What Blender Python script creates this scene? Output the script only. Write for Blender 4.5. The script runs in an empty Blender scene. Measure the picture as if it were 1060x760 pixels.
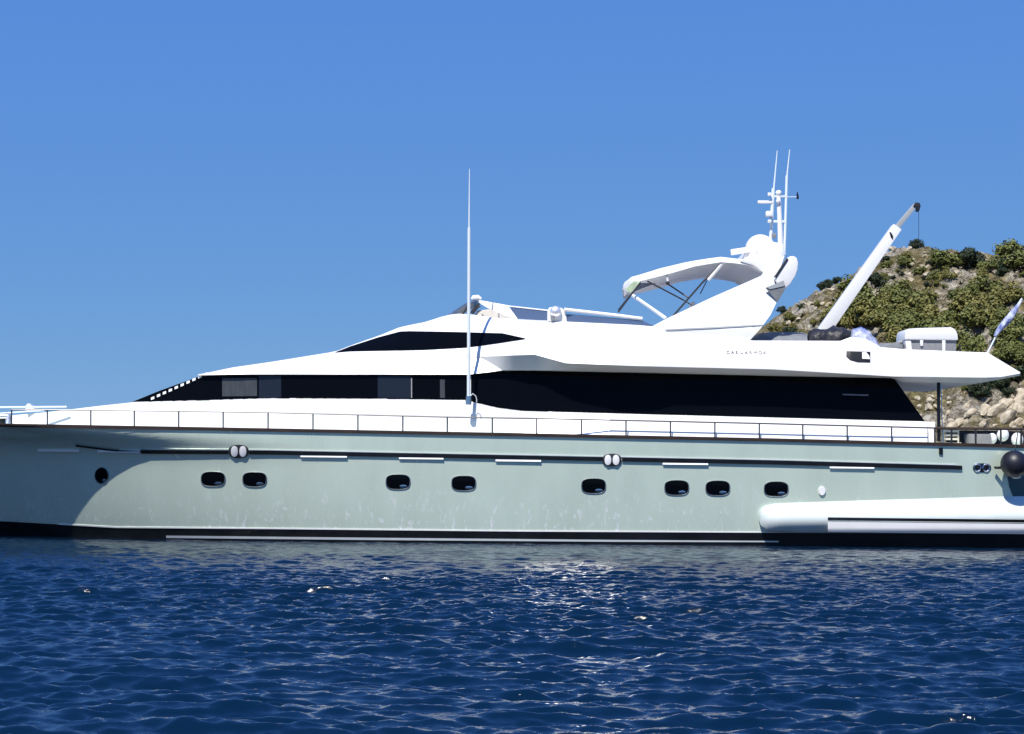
import bpy, bmesh, math, random
import numpy as np
from mathutils import Vector, Matrix, Euler, noise as mnoise

# ------------------------------------------------------------------ camera, light, exposure
scene = bpy.context.scene
C = scene.collection
PI = math.pi
F_PX, DIST, EYE = 1890.0, 45.0, 2.02
PITCH, ROLL = math.atan(98 / F_PX), math.radians(0.45)
SUN_EL, SUN_AZ = math.radians(55), math.radians(21)      # azimuth measured left of the camera's back

cam_d = bpy.data.cameras.new('camera')
cam = bpy.data.objects.new('camera', cam_d)
C.objects.link(cam)
cam_d.sensor_fit = 'HORIZONTAL'
cam_d.sensor_width = 36
cam_d.lens = 36 * F_PX / 1060
cam_d.clip_start, cam_d.clip_end = 0.5, 30000
CAMR = (Matrix.Rotation(PI / 2 + PITCH, 3, 'X') @ Matrix.Rotation(ROLL, 3, 'Z'))
cam.matrix_world = Matrix.Translation((0, -DIST, EYE)) @ CAMR.to_4x4()
scene.camera = cam

SUN = Vector((-math.sin(SUN_AZ) * math.cos(SUN_EL), -math.cos(SUN_AZ) * math.cos(SUN_EL), math.sin(SUN_EL)))
world = bpy.data.worlds.new('World')
scene.world = world
world.use_nodes = True
wn = world.node_tree.nodes
wl = world.node_tree.links
wn.clear()
sky = wn.new('ShaderNodeTexSky')
sky.sky_type = 'NISHITA'
sky.sun_disc = False
sky.sun_elevation = SUN_EL
sky.sun_rotation = math.atan2(SUN.x, SUN.y)
sky.altitude = 0
sky.air_density, sky.dust_density, sky.ozone_density = 0.5, 0.0, 8.0
bg = wn.new('ShaderNodeBackground')
bg.inputs['Strength'].default_value = 0.082
wo = wn.new('ShaderNodeOutputWorld')
# grade the clear sky towards the saturated blue of the photograph
sep = wn.new('ShaderNodeSeparateColor')
cmb = wn.new('ShaderNodeCombineColor')
wl.new(sky.outputs[0], sep.inputs[0])
for ch, (gam, gain) in enumerate(((0.48, 1.10), (0.31, 2.26), (-0.02, 7.1))):
    pw = wn.new('ShaderNodeMath'); pw.operation = 'POWER'; pw.inputs[1].default_value = gam
    ml = wn.new('ShaderNodeMath'); ml.operation = 'MULTIPLY'; ml.inputs[1].default_value = gain
    wl.new(sep.outputs[ch], pw.inputs[0]); wl.new(pw.outputs[0], ml.inputs[0]); wl.new(ml.outputs[0], cmb.inputs[ch])
wl.new(cmb.outputs[0], bg.inputs[0])
wl.new(bg.outputs[0], wo.inputs[0])

sun_d = bpy.data.lights.new('sun', 'SUN')
sun_d.energy = 4.8
sun_d.angle = math.radians(0.5)
sun_d.color = (1.0, 0.955, 0.89)
sun = bpy.data.objects.new('sun', sun_d)
C.objects.link(sun)
sun.location = (-20, -40, 60)
sun.rotation_euler = SUN.to_track_quat('Z', 'Y').to_euler()

scene.view_settings.view_transform = 'Standard'
scene.view_settings.look = 'None'
scene.view_settings.gamma = 1
scene.view_settings.exposure = 0.3
scene.render.engine = 'CYCLES'
scene.cycles.use_denoising = True
scene.cycles.max_bounces = 8
scene.cycles.sample_clamp_indirect = 5
scene.cycles.blur_glossy = 2.0
scene.cycles.caustics_reflective = True

rnd = random.Random(7)
nrs = np.random.RandomState(5)

# ------------------------------------------------------------------ pixel -> place
def W(px, py, y):
    d = CAMR @ Vector(((px - 530) / F_PX, (380 - py) / F_PX, -1))
    t = (y + DIST) / d.y
    return Vector((d.x * t, y, EYE + d.z * t))

def tab(pts):
    xs = [p[0] for p in pts]
    ys = [p[1] for p in pts]
    return lambda x: float(np.interp(x, xs, ys))

YC = 3.1                      # the yacht's centreline
def far(p):
    return Vector((p[0], 2 * YC - p[1], p[2]))

# ------------------------------------------------------------------ materials
def mat(name, col, rough=0.5, metal=0.0, spec=0.5, coat=0.0, var=0.0, vscale=3.0, bump=0.0, bscale=20.0,
        trans=0.0, alpha=1.0, col2=None, stretch=None, ior=1.5, rvar=0.0):
    m = bpy.data.materials.new(name)
    m.use_nodes = True
    nt = m.node_tree
    b = nt.nodes['Principled BSDF']
    b.inputs['Base Color'].default_value = (*col, 1)
    b.inputs['Roughness'].default_value = rough
    b.inputs['Metallic'].default_value = metal
    b.inputs['Specular IOR Level'].default_value = spec
    b.inputs['Coat Weight'].default_value = coat
    b.inputs['Coat Roughness'].default_value = 0.06
    b.inputs['Transmission Weight'].default_value = trans
    b.inputs['Alpha'].default_value = alpha
    b.inputs['IOR'].default_value = ior
    if var or bump or col2 or rvar:
        tc = nt.nodes.new('ShaderNodeTexCoord')
        mp = nt.nodes.new('ShaderNodeMapping')
        mp.inputs['Scale'].default_value = stretch or (1, 1, 1)
        nt.links.new(tc.outputs['Object'], mp.inputs[0])
    if var or col2 or rvar:
        n = nt.nodes.new('ShaderNodeTexNoise')
        n.inputs['Scale'].default_value = vscale
        n.inputs['Detail'].default_value = 8
        n.inputs['Roughness'].default_value = 0.62
        nt.links.new(mp.outputs[0], n.inputs['Vector'])
    if var or col2:
        mx = nt.nodes.new('ShaderNodeMix')
        mx.data_type = 'RGBA'
        c2 = col2 or tuple(max(0, c * (1 - var)) for c in col)
        c1 = col if col2 else tuple(min(1, c * (1 + var)) for c in col)
        mx.inputs[6].default_value = (*c1, 1)
        mx.inputs[7].default_value = (*c2, 1)
        mr = nt.nodes.new('ShaderNodeMapRange')
        mr.inputs[1].default_value, mr.inputs[2].default_value = 0.35, 0.65
        nt.links.new(n.outputs['Fac'], mr.inputs[0])
        nt.links.new(mr.outputs[0], mx.inputs[0])
        nt.links.new(mx.outputs[2], b.inputs['Base Color'])
    if rvar:
        mr2 = nt.nodes.new('ShaderNodeMapRange')
        mr2.inputs[1].default_value, mr2.inputs[2].default_value = 0.3, 0.7
        mr2.inputs[3].default_value, mr2.inputs[4].default_value = max(0, rough - rvar), rough + rvar
        nt.links.new(n.outputs['Fac'], mr2.inputs[0])
        nt.links.new(mr2.outputs[0], b.inputs['Roughness'])
    if bump:
        n2 = nt.nodes.new('ShaderNodeTexNoise')
        n2.inputs['Scale'].default_value = bscale
        n2.inputs['Detail'].default_value = 6
        nt.links.new(mp.outputs[0], n2.inputs['Vector'])
        bp = nt.nodes.new('ShaderNodeBump')
        bp.inputs['Strength'].default_value = 1.0
        bp.inputs['Distance'].default_value = bump
        nt.links.new(n2.outputs['Fac'], bp.inputs['Height'])
        nt.links.new(bp.outputs[0], b.inputs['Normal'])
    return m

M = {}
M['hull'] = mat('hull_paint', (0.645, 0.745, 0.615), 0.24, 0.32, 0.5, 0.8, var=0.06, vscale=1.1, stretch=(1, 1, 0.35), bump=0.004, bscale=0.9, rvar=0.06)
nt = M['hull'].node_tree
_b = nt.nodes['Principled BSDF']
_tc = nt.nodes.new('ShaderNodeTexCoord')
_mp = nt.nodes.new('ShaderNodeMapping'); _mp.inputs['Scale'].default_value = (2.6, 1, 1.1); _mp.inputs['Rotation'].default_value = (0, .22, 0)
_n = nt.nodes.new('ShaderNodeTexNoise'); _n.inputs['Scale'].default_value = 3.6; _n.inputs['Detail'].default_value = 7; _n.inputs['Roughness'].default_value = .68; _n.inputs['Distortion'].default_value = .8  # pale flecks painted low on the hull imitate light rippling off the water
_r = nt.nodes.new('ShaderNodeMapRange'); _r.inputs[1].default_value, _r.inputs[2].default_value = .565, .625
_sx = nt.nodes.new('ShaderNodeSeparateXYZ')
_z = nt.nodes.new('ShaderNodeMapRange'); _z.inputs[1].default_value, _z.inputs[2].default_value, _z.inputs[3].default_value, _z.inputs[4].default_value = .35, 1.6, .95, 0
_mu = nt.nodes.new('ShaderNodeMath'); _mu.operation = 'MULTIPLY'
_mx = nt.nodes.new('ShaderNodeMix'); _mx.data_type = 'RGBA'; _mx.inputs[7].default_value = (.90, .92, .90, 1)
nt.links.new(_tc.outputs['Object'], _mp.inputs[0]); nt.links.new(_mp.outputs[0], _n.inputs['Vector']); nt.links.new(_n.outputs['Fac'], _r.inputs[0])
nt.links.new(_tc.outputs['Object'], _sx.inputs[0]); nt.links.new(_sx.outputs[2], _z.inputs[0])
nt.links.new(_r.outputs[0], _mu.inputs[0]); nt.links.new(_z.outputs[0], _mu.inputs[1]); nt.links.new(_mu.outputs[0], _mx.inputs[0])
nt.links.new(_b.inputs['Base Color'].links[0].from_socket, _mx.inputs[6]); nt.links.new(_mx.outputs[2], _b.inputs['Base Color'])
M['hull_light'] = mat('hull_light_paint', (0.66, 0.70, 0.70), 0.3, 0.15, 0.5, 0.3, var=0.06, vscale=2.0)
M['white'] = mat('white_gelcoat', (0.82, 0.81, 0.79), 0.28, 0, 0.5, 0.3, var=0.03, vscale=1.5)
M['gloss'] = mat('reflector_coat', (0.82, 0.81, 0.79), 0.3, 0, 0.5, 1.0, var=0.03, vscale=1.5)  # strong coat for the added panel that reflects sun onto the water
M['gloss'].node_tree.nodes['Principled BSDF'].inputs['Coat Roughness'].default_value = 0.17
M['white'].node_tree.nodes['Principled BSDF'].inputs['Coat Roughness'].default_value = 0.25
M['gloss'].node_tree.nodes['Principled BSDF'].inputs['Coat IOR'].default_value = 4.0
M['whitemat'] = mat('white_paint', (0.80, 0.80, 0.79), 0.45, var=0.04, vscale=6)
M['sponson'] = mat('sponson_paint', (.64, .69, .655), .25, .1, .5, .6, var=.05, vscale=1.5)
M['black'] = mat('boot_black', (0.006, 0.007, 0.009), 0.35, 0, 0.35, var=0.4, vscale=2)
M['glass'] = mat('tinted_window', (0.002, 0.0025, 0.004), 0.05, 0, 0.07)
M['pane'] = mat('window_pane', (0.012, 0.015, 0.022), 0.12, 0, 0.4)
M['curtain'] = mat('curtain_behind_glass', (0.045, 0.05, 0.056), 0.25, 0, 0.3, var=0.25, vscale=9, stretch=(6, 1, 0.2))
M['screen'] = mat('blue_screen', (0.09, 0.12, 0.21), 0.06, 0, 0.5, alpha=0.62)
M['clear'] = mat('clear_vinyl', (0.55, 0.68, 0.42), 0.15, 0, 0.5, alpha=0.75, var=0.25, vscale=7)
M['teak'] = mat('dark_teak', (0.035, 0.02, 0.013), 0.45, var=0.35, vscale=8, stretch=(0.3, 2, 2))
M['steel'] = mat('stainless_steel', (0.62, 0.62, 0.63), 0.16, 1.0)
M['railsteel'] = mat('rail_steel', (0.12, 0.12, 0.125), 0.3, 1.0)
M['rimsteel'] = mat('porthole_rim', (0.33, 0.35, 0.35), 0.3, 0.8)
M['dome'] = mat('brushed_dome', (0.9, 0.9, 0.9), 0.38, 0.7)
M['chrome'] = mat('polished_chrome', (0.9, 0.9, 0.9), 0.09, 1.0)
M['darkmetal'] = mat('dark_metal', (0.03, 0.032, 0.035), 0.4, 0.3)
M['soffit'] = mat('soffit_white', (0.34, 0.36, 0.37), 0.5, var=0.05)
M['greycloth'] = mat('grey_canvas', (0.17, 0.18, 0.19), 0.85, var=0.18, vscale=3, bump=0.02, bscale=5)
M['canvas'] = mat('white_canvas', (0.74, 0.74, 0.72), 0.8, var=0.05, vscale=4, bump=0.006, bscale=7)
M['blackcloth'] = mat('black_tarpaulin', (0.012, 0.012, 0.016), 0.5, var=0.3, vscale=5, bump=0.03, bscale=6)
M['bluecloth'] = mat('blue_white_cloth', (0.6, 0.63, 0.72), 0.8, col2=(0.06, 0.10, 0.30), vscale=5, bump=0.02, bscale=8)
M['rubber'] = mat('black_rubber', (0.008, 0.008, 0.014), 0.45, var=0.3, vscale=4)
M['teal'] = mat('quarter_shade', (0.045, 0.085, 0.095), 0.3, 0.4, 0.5, 0.3, var=0.2, vscale=2)
M['rail_white'] = mat('pole_white', (0.72, 0.78, 0.80), 0.3)
M['graybox'] = mat('raft_grey', (0.22, 0.22, 0.225), 0.6, var=0.2, vscale=14, stretch=(6, 6, 0.3))
M['cream'] = mat('cream_vinyl', (0.62, 0.58, 0.5), 0.6, var=0.06)
M['letter'] = mat('lettering', (0.16, 0.15, 0.15), 0.5)

# ------------------------------------------------------------------ mesh building
class MB:
    def __init__(self):
        self.v, self.f = [], []
    def add(self, verts, faces):
        o = len(self.v)
        self.v += [tuple(p) for p in verts]
        self.f += [tuple(i + o for i in fc) for fc in faces]
        return self
    def box(self, c, s, rot=None):
        R = rot or Matrix.Identity(3)
        c = Vector(c)
        vs = [c + R @ Vector((x * s[0] / 2, y * s[1] / 2, z * s[2] / 2)) for x in (-1, 1) for y in (-1, 1) for z in (-1, 1)]
        return self.add(vs, [(0, 1, 3, 2), (4, 6, 7, 5), (0, 4, 5, 1), (2, 3, 7, 6), (0, 2, 6, 4), (1, 5, 7, 3)])
    def tube(self, pts, r, n=10, r1=None):
        pts = [Vector(p) for p in pts]
        k = len(pts)
        rs = r if isinstance(r, (list, tuple)) else [r + ((r1 if r1 is not None else r) - r) * i / max(1, k - 1) for i in range(k)]
        vs = []
        up = None
        for i, p in enumerate(pts):
            t = (pts[min(i + 1, k - 1)] - pts[max(i - 1, 0)]).normalized()
            if up is None:
                up = Vector((0, 0, 1)) if abs(t.z) < 0.9 else Vector((0, 1, 0))
            a = t.cross(up).normalized()
            b = a.cross(t).normalized()
            up = b
            for j in range(n):
                q = 2 * PI * j / n
                vs.append(p + (a * math.cos(q) + b * math.sin(q)) * rs[i])
        fs = [(i * n + j, i * n + (j + 1) % n, (i + 1) * n + (j + 1) % n, (i + 1) * n + j) for i in range(k - 1) for j in range(n)]
        fs.append(tuple(range(n))[::-1])
        fs.append(tuple((k - 1) * n + j for j in range(n)))
        return self.add(vs, fs)
    def sphere(self, c, r, nu=20, nv=12, lo=-PI / 2):
        c = Vector(c)
        rr = r if isinstance(r, (tuple, list)) else (r, r, r)
        vs, fs = [], []
        for i in range(nv + 1):
            a = lo + (PI / 2 - lo) * i / nv
            for j in range(nu):
                b = 2 * PI * j / nu
                vs.append(c + Vector((math.cos(a) * math.cos(b) * rr[0], math.cos(a) * math.sin(b) * rr[1], math.sin(a) * rr[2])))
        for i in range(nv):
            for j in range(nu):
                fs.append((i * nu + j, i * nu + (j + 1) % nu, (i + 1) * nu + (j + 1) % nu, (i + 1) * nu + j))
        if lo > -PI / 2 + 0.01:
            fs.append(tuple(range(nu))[::-1])
        return self.add(vs, fs)
    def rows(self, rows, loop=False, caps=True):
        """grid of point rows; loop joins the last row to the first"""
        n = len(rows[0])
        vs = [p for r in rows for p in r]
        k = len(rows)
        fs = []
        for i in range(k if loop else k - 1):
            j = (i + 1) % k
            for c in range(n - 1):
                fs.append((i * n + c, i * n + c + 1, j * n + c + 1, j * n + c))
        if loop and caps:
            fs.append(tuple(i * n for i in range(k)))
            fs.append(tuple(i * n + n - 1 for i in range(k))[::-1])
        return self.add(vs, fs)
    def prism(self, poly, vec):
        """closed outline moved along vec"""
        k = len(poly)
        vec = Vector(vec)
        vs = [Vector(p) for p in poly] + [Vector(p) + vec for p in poly]
        fs = [tuple(range(k)), tuple(range(k, 2 * k))[::-1]]
        fs += [(i, (i + 1) % k, k + (i + 1) % k, k + i) for i in range(k)]
        return self.add(vs, fs)
    def build(self, name, m, parent=None, sharp=35, bevel=0.0, sub=0):
        me = bpy.data.meshes.new(name)
        bm = bmesh.new()
        bv = [bm.verts.new(p) for p in self.v]
        for f in self.f:
            try:
                bm.faces.new([bv[i] for i in f])
            except ValueError:
                pass
        bmesh.ops.remove_doubles(bm, verts=bm.verts, dist=0.0004)
        bmesh.ops.recalc_face_normals(bm, faces=bm.faces)
        if bevel:
            es = [e for e in bm.edges if len(e.link_faces) == 2 and e.calc_face_angle(0) > math.radians(30)]
            bmesh.ops.bevel(bm, geom=es, offset=bevel, segments=2, profile=0.6, affect='EDGES', clamp_overlap=True)
        for f in bm.faces:
            f.smooth = True
        bm.to_mesh(me)
        bm.free()
        me.set_sharp_from_angle(angle=math.radians(sharp))
        me.materials.append(m)
        o = bpy.data.objects.new(name, me)
        C.objects.link(o)
        if parent:
            o.parent = parent
            o.matrix_parent_inverse = parent.matrix_basis.inverted()
        return o

def tag(o, label=None, cat=None, group=None, kind=None):
    for k, v in (('label', label), ('category', cat), ('group', group), ('kind', kind)):
        if v:
            o[k] = v
    return o

def empty(name, loc):
    o = bpy.data.objects.new(name, None)
    o.location = loc
    C.objects.link(o)
    return o

def panel(top, bot, F, out=0.01, thick=0.03, step=10, nr=2, mb=None):
    """slab between a top and a bottom outline (picture px), laid on the surface depth F(px,py)"""
    mb = mb or MB()
    x0, x1 = max(top[0][0], bot[0][0]), min(top[-1][0], bot[-1][0])
    xs = set(np.linspace(x0, x1, max(2, int((x1 - x0) / step) + 1)).tolist())
    xs |= {p[0] for p in top + bot if x0 <= p[0] <= x1}
    xs = sorted(xs)
    T, B = tab(top), tab(bot)
    ou = out if callable(out) else (lambda a, b: out)
    fr, bk = [], []
    for r in range(nr + 1):
        v = r / nr
        a, b = [], []
        for px in xs:
            py = B(px) + (T(px) - B(px)) * v
            y = F(px, py)
            a.append(W(px, py, y - ou(px, py)))
            b.append(W(px, py, y - ou(px, py) + thick))
        fr.append(a)
        bk.append(b)
    mb.rows(fr + bk[::-1], loop=True)
    return mb

def oval(cx, cy, rx, ry, F, out, thick, mb=None, n=24, p=2.0, inner=None):
    """rounded disc, or a ring when inner gives the hole's scale"""
    mb = mb or MB()
    def ring(s, o):
        ps = []
        for j in range(n):
            a = 2 * PI * j / n
            c, d = math.cos(a), math.sin(a)
            px = cx + s * rx * math.copysign(abs(c) ** (2 / p), c)
            py = cy + s * ry * math.copysign(abs(d) ** (2 / p), d)
            ps.append(W(px, py, F(px, py) - o))
        return ps
    if inner:
        rs = [ring(1, out - thick), ring(1, out * 0.7), ring((1 + inner) / 2, out), ring(inner, out * 0.7), ring(inner, out - thick)]
    else:
        rs = [ring(1, out - thick), ring(1, out - thick * 0.1), ring(0.93, out)]
    rs = [r + [r[0]] for r in rs]
    mb.rows(rs)
    if not inner:
        mb.add(rs[-1][:-1], [tuple(range(n))])
    return mb

# ------------------------------------------------------------------ hull form
BT = 3.1
X_TIP = W(-137, 440, YC).x
X_END = W(1104, 460, 0).x
def breadth(x, t):
    t = max(0.0, min(1.15, t))
    k = min(1.0, max(0.0, (t - 0.63) / 0.37) ** 2.98)
    tip = X_TIP + 3.07 * (1 - t ** 0.9)
    L = 13.17 + (5.19 - 13.17) * k
    p = 2.57 + (2.70 - 2.57) * k
    B = 2.91 + (BT - 2.91) * min(1, t) ** 0.55
    u = max(0.0, min(1.0, (x - tip) / L))
    b = B * (1 - (1 - u) ** p)
    if x > 8:
        b *= 1 - 0.05 * ((x - 8) / 6) ** 2
    return b

DECK_PX = tab([(-190, 437), (0, 440), (280, 445), (540, 450), (800, 455.3), (1060, 462), (1140, 464)])
SIL_PX = tab([(-190, 530), (0, 539.5), (80, 544), (120, 546), (280, 547.2), (540, 549.8), (800, 551.2), (1140, 553)])
_x, _zd, _zs = [], [], []
for px in range(-180, 1150, 10):
    y = 0.5
    for _ in range(8):
        p = W(px, DECK_PX(px), y)
        y = YC - breadth(p.x, 1)
    _x.append(p.x); _zd.append(p.z)
def zdeck(x):
    return float(np.interp(x, _x, _zd))
for px in range(-180, 1150, 10):
    y = 0.5
    for _ in range(8):
        p = W(px, SIL_PX(px), y)
        y = YC - breadth(p.x, p.z / zdeck(p.x))
    _zs.append((p.x, p.z))
def zsil(x):
    return float(np.interp(x, [a for a, b in _zs], [b for a, b in _zs]))
def FH(px, py):
    y = 0.3
    for _ in range(7):
        p = W(px, py, y)
        y = YC - breadth(p.x, p.z / zdeck(p.x))
    return y

yacht = empty('motor_yacht', (0, YC, 0))
tag(yacht, 'long white motor yacht with silver green hull, black window bands and a raised radar arch', 'yacht')

xs = np.concatenate([X_TIP + np.linspace(0.0, 1, 26) ** 1.6 * 11, np.linspace(X_TIP + 11.4, X_END, 40)])
lev = [0, .08, .17, .26, .35, .44, .53, .61, .68, .74, .79, .84, .88, .92, .96, 1.0]
def hullrow(zf):
    r = []
    for x in xs:
        z = zf(x)
        t = z / zdeck(x)
        r.append(Vector((x, YC - breadth(x, t), z)))
    return r
rows = [hullrow(lambda x, a=a: zsil(x) + (zdeck(x) - zsil(x)) * a) for a in lev]
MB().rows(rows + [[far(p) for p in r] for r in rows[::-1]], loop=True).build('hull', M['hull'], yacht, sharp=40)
rows = [hullrow(lambda x, a=a: -0.7 + (zsil(x) - 0.003 + 0.7) * a) for a in (0, .35, .6, .8, 1)]
MB().rows(rows + [[far(p) for p in r] for r in rows[::-1]], loop=True).build('boot_band', M['black'], yacht, sharp=40)
# thin pale edge above the black band and the thin white line inside it
panel([(60, 541.8), (120, 545.2), (280, 546.4), (540, 549), (800, 550.4), (860, 550.6)], [(60, 543.2), (120, 546.6), (280, 547.8), (540, 550.4), (800, 551.6), (860, 551.8)], FH, 0.012, 0.03, 12).build('edge_line', M['whitemat'], yacht)
panel([(172, 554.6), (370, 556.6), (640, 559), (806, 560)], [(172, 557), (370, 559), (640, 561), (806, 561.4)], FH, 0.015, 0.03, 12).build('boot_line', M['hull_light'], yacht)
# cap rail along the deck edge
dk = [(px, DECK_PX(px)) for px in range(-60, 1101, 20)]
panel([(a, b - 1.6) for a, b in dk], [(a, b + 1.9) for a, b in dk], FH, 0.045, 0.14, 12).build('cap_rail', M['teak'], yacht)
# rubbing strake, interrupted at the fairleads
STR = tab([(78, 461.5), (120, 466.8), (150, 468), (280, 468.7), (540, 473.7), (800, 478.8), (996, 484.2)])
mb = MB()
for a, b, th in ((78, 148, 0.9), (146, 236, 1.9), (258, 624, 2.0), (644, 996, 2.1)):
    pts = [(x, STR(x)) for x in np.linspace(a, b, max(3, int((b - a) / 10)))]
    panel([(x, y - th) for x, y in pts], [(x, y + th) for x, y in pts], FH, 0.05, 0.07, 10, mb=mb)
mb.build('rubbing_strake', M['black'], yacht)
panel([(x, STR(x) - 3.4) for x in range(150, 996, 12)], [(x, STR(x) - 2.4) for x in range(150, 996, 12)], FH, 0.02, 0.03, 12).build('strake_edge', M['hull_light'], yacht)
# white slots under the strake
for a, b, c in ((39, 82, 467.6), (101, 145, 468.4), (311, 359, 473.3), (413, 459, 475.2), (513, 560, 477.6), (686, 733, 481), (859, 905, 484.8)):
    c -= 1.4
    panel([(a, c - 1.3), (b, c - .8)], [(a, c + 1.3), (b, c + 1.8)], FH, lambda px, py, c=c: 0.045 + 0.02 * (py - c) / 2, 0.08, 8).build('hull_vent', M['whitemat'], yacht)
# portholes
for cx, cy, rx, ry, p in ((105, 492.5, 6.5, 8, 2.0), (220.5, 496, 12, 7.2, 3), (263.5, 496.5, 12, 7.2, 3), (412, 499, 12.2, 7.3, 3), (480, 500.4, 12.2, 7.3, 3),
                          (614.5, 503.2, 12.2, 7.3, 3), (700.5, 505, 12.2, 7.3, 3), (743, 505.4, 12.2, 7.3, 3), (803.5, 506.3, 12.2, 7.3, 3)):
    g = oval(cx, cy, rx, ry, FH, 0.012, 0.02, p=p).build('porthole', M['glass'], yacht)
    oval(cx, cy, rx + .8, ry + .8, FH, 0.026, 0.03, p=p, inner=0.93).build('rim', M['rimsteel'], g)
    oval(cx + rx * 0.45, cy + ry * 0.62, rx * 0.32, ry * 0.22, FH, 0.02, 0.008, p=2).build('latch', M['steel'], g)
# fairleads
for cx, cy, sx in ((247, 467.4, 1.0), (633.5, 476.2, 0.95)):
    g = oval(cx, cy, 10.5 * sx, 7 * sx, FH, 0.05, 0.06, p=2.4).build('fairlead', M['darkmetal'], yacht)
    for q in (-1, 1):
        oval(cx + q * 4.4 * sx, cy, 3.6 * sx, 5.6 * sx, FH, 0.075, 0.03, p=2.3).build('roller', M['white'], g)
g = oval(1016.5, 484.2, 9.5, 4.6, FH, 0.025, 0.03, p=2.4).build('fairlead', M['black'], yacht)
for q in (-1, 1):
    oval(1016.5 + q * 4.6, 484.2, 4.2, 4.4, FH, 0.045, 0.03, p=2, inner=0.66).build('rim', M['steel'], g)
oval(851, 508.3, 3.6, 4.6, FH, 0.05, 0.06, p=2).build('drain_fitting', M['white'], yacht)
# side bulge low on the quarter
def bulge(px, py):
    s = max(0.0, min(1.0, (px - 785) / 26))
    nose = math.sqrt(max(0.0, 1 - (1 - s) ** 2))
    t0 = 521.0 - max(0.0, (px - 800)) * 0.03
    v = max(0.0, min(1.0, (py - t0) / (551 - t0)))
    return 0.006 + nose * 0.42 * math.sin(PI * min(1, v * 0.80)) ** (0.8 + min(0.7, max(0.0, (px - 800) / 250)))
panel([(785, 534), (787, 528), (792, 524), (802, 521.2), (830, 520.1), (1100, 512)], [(785, 538), (788, 545), (794, 549.4), (806, 551), (830, 551.6), (1100, 553)], FH, bulge, 0.5, 5, 16).build('side_sponson', M['sponson'], yacht, sharp=60)
bo2 = lambda px, py: bulge(px, py) + 0.03
panel([(857, 535.6), (1100, 538.5)], [(857, 538.4), (1100, 541.6)], FH, bo2, 0.06, 10, 2).build('sponson_slot', M['black'], yacht)
panel([(857, 540.2), (1100, 543)], [(857, 550.8), (1100, 553.4)], FH, lambda px, py: 0.47 - .05 * max(0, (py - 548) / 4), 0.3, 10, 6).build('sponson_lip', M['white'], yacht)
panel([(1042, 487), (1100, 470)], [(1042, 489), (1045, 505), (1051, 520), (1061, 531), (1072, 536), (1100, 537)], FH, 0.012, 0.03, 4, 6).build('stern_quarter_shade', M['teal'], yacht)  # dark panel laid on the hull stands in for the shaded stern quarter
panel([(972, 463.5), (976, 463.5)], [(972, 470), (976, 471)], FH, 0.04, 0.05, 3).build('drain_flap', M['black'], yacht)

# ------------------------------------------------------------------ deck house
YH = tab([(8, 2.55), (47, 2.05), (100, 1.6), (140, 1.36), (210, 1.08), (300, .86), (400, .70), (560, .6), (970, .58)])
def FD(px, py):
    return YH(px) + 0.16 * (445 - py) * 0.0238
BASE_T = [(10, 430.2), (47, 427), (100, 420.6), (140, 416.2), (210, 414.4), (280, 412.2), (380, 412.6), (484, 414), (492, 416.6), (515, 422), (540, 425.2), (700, 429.5), (950, 436), (968, 437)]
BASE_B = [(10, 441)] + [(x, DECK_PX(x) + 1.5) for x in (140, 280, 540, 800, 968)]
def near_rows(top, bot, F, n, step):
    x0, x1 = top[0][0], top[-1][0]
    pxs = sorted(set(np.linspace(x0, x1, int((x1 - x0) / step) + 1).tolist()) | {p[0] for p in top} | {p[0] for p in bot if x0 <= p[0] <= x1})
    T, B = tab(top), tab(bot)
    return [[W(px, B(px) + (T(px) - B(px)) * r / n, F(px, B(px) + (T(px) - B(px)) * r / n)) for px in pxs] for r in range(n + 1)]
def shell(rows):
    return MB().rows(rows + [[far(p) for p in r] for r in rows[::-1]], loop=True)
shell(near_rows(BASE_T, BASE_B, FD, 3, 12)).build('deckhouse', M['white'], yacht, sharp=30)
SIDE_MID = W(586, 438, .36)
def plane_side(px, py):
    y = .36
    for _ in range(4):
        p = W(px, py, y)
        y = .50 + .395 * (p.z - SIDE_MID.z) - .137 * (p.x - SIDE_MID.x)
    return y
def extension_side(px, py):
    y = .36
    yb = W(632, 438, .5).x
    for _ in range(4):
        p = W(px, py, y)
        y = .50 + .395 * (p.z - SIDE_MID.z + .0045 * (p.x - yb) * 3) - .137 * (yb - SIDE_MID.x)
    return y
panel([(541, 428.2), (560, 427.6), (632, 430.4)], [(541, 453), (632, 455)], plane_side, 0, .3, 8, 3).build('glint_reflector', M['gloss'], yacht, sharp=30)  # added reflector, tilted and yawed to throw the sun glint onto the water
panel([(632.4, 430.4), (700, 432), (960, 439)], [(632.4, 455), (960, 461)], extension_side, 0, .25, 12, 3).build('reflector_extension', M['white'], yacht, sharp=30)  # added matte panel, carries the reflector aft so its end stays hidden
WIN_T = [(137, 416.0), (165, 404.6), (210, 388.4), (280, 387.6), (484.5, 387.8)]
WIN_B = [(137, 416.6), (210, 414.9), (280, 412.7), (380, 413.1), (484.5, 414.4)]
shell(near_rows(WIN_T, WIN_B, FD, 3, 8)).build('window_band', M['glass'], yacht, sharp=30)
AFT_T = [(487.5, 386.9), (520, 383.0), (660, 385.0), (800, 388.2), (925, 390.6), (957, 435.6)]
AFT_B = [(487.5, 415.6), (492, 417), (515, 422.4), (540, 425.6), (700, 429.9), (925, 435.6), (957, 436.4)]
shell(near_rows(AFT_T, AFT_B, FD, 3, 12)).build('window_band', M['glass'], yacht, sharp=30)
panel([(484.6, 386), (487.4, 386)], [(484.6, 415), (487.4, 416.5)], FD, 0.01, 0.1, 3).build('mullion', M['white'], yacht)
panel([(230, 391.5), (266, 391.4)], [(230, 410.4), (266, 410)], FD, 0.006, 0.02, 10).build('window_pane', M['curtain'], yacht)
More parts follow.
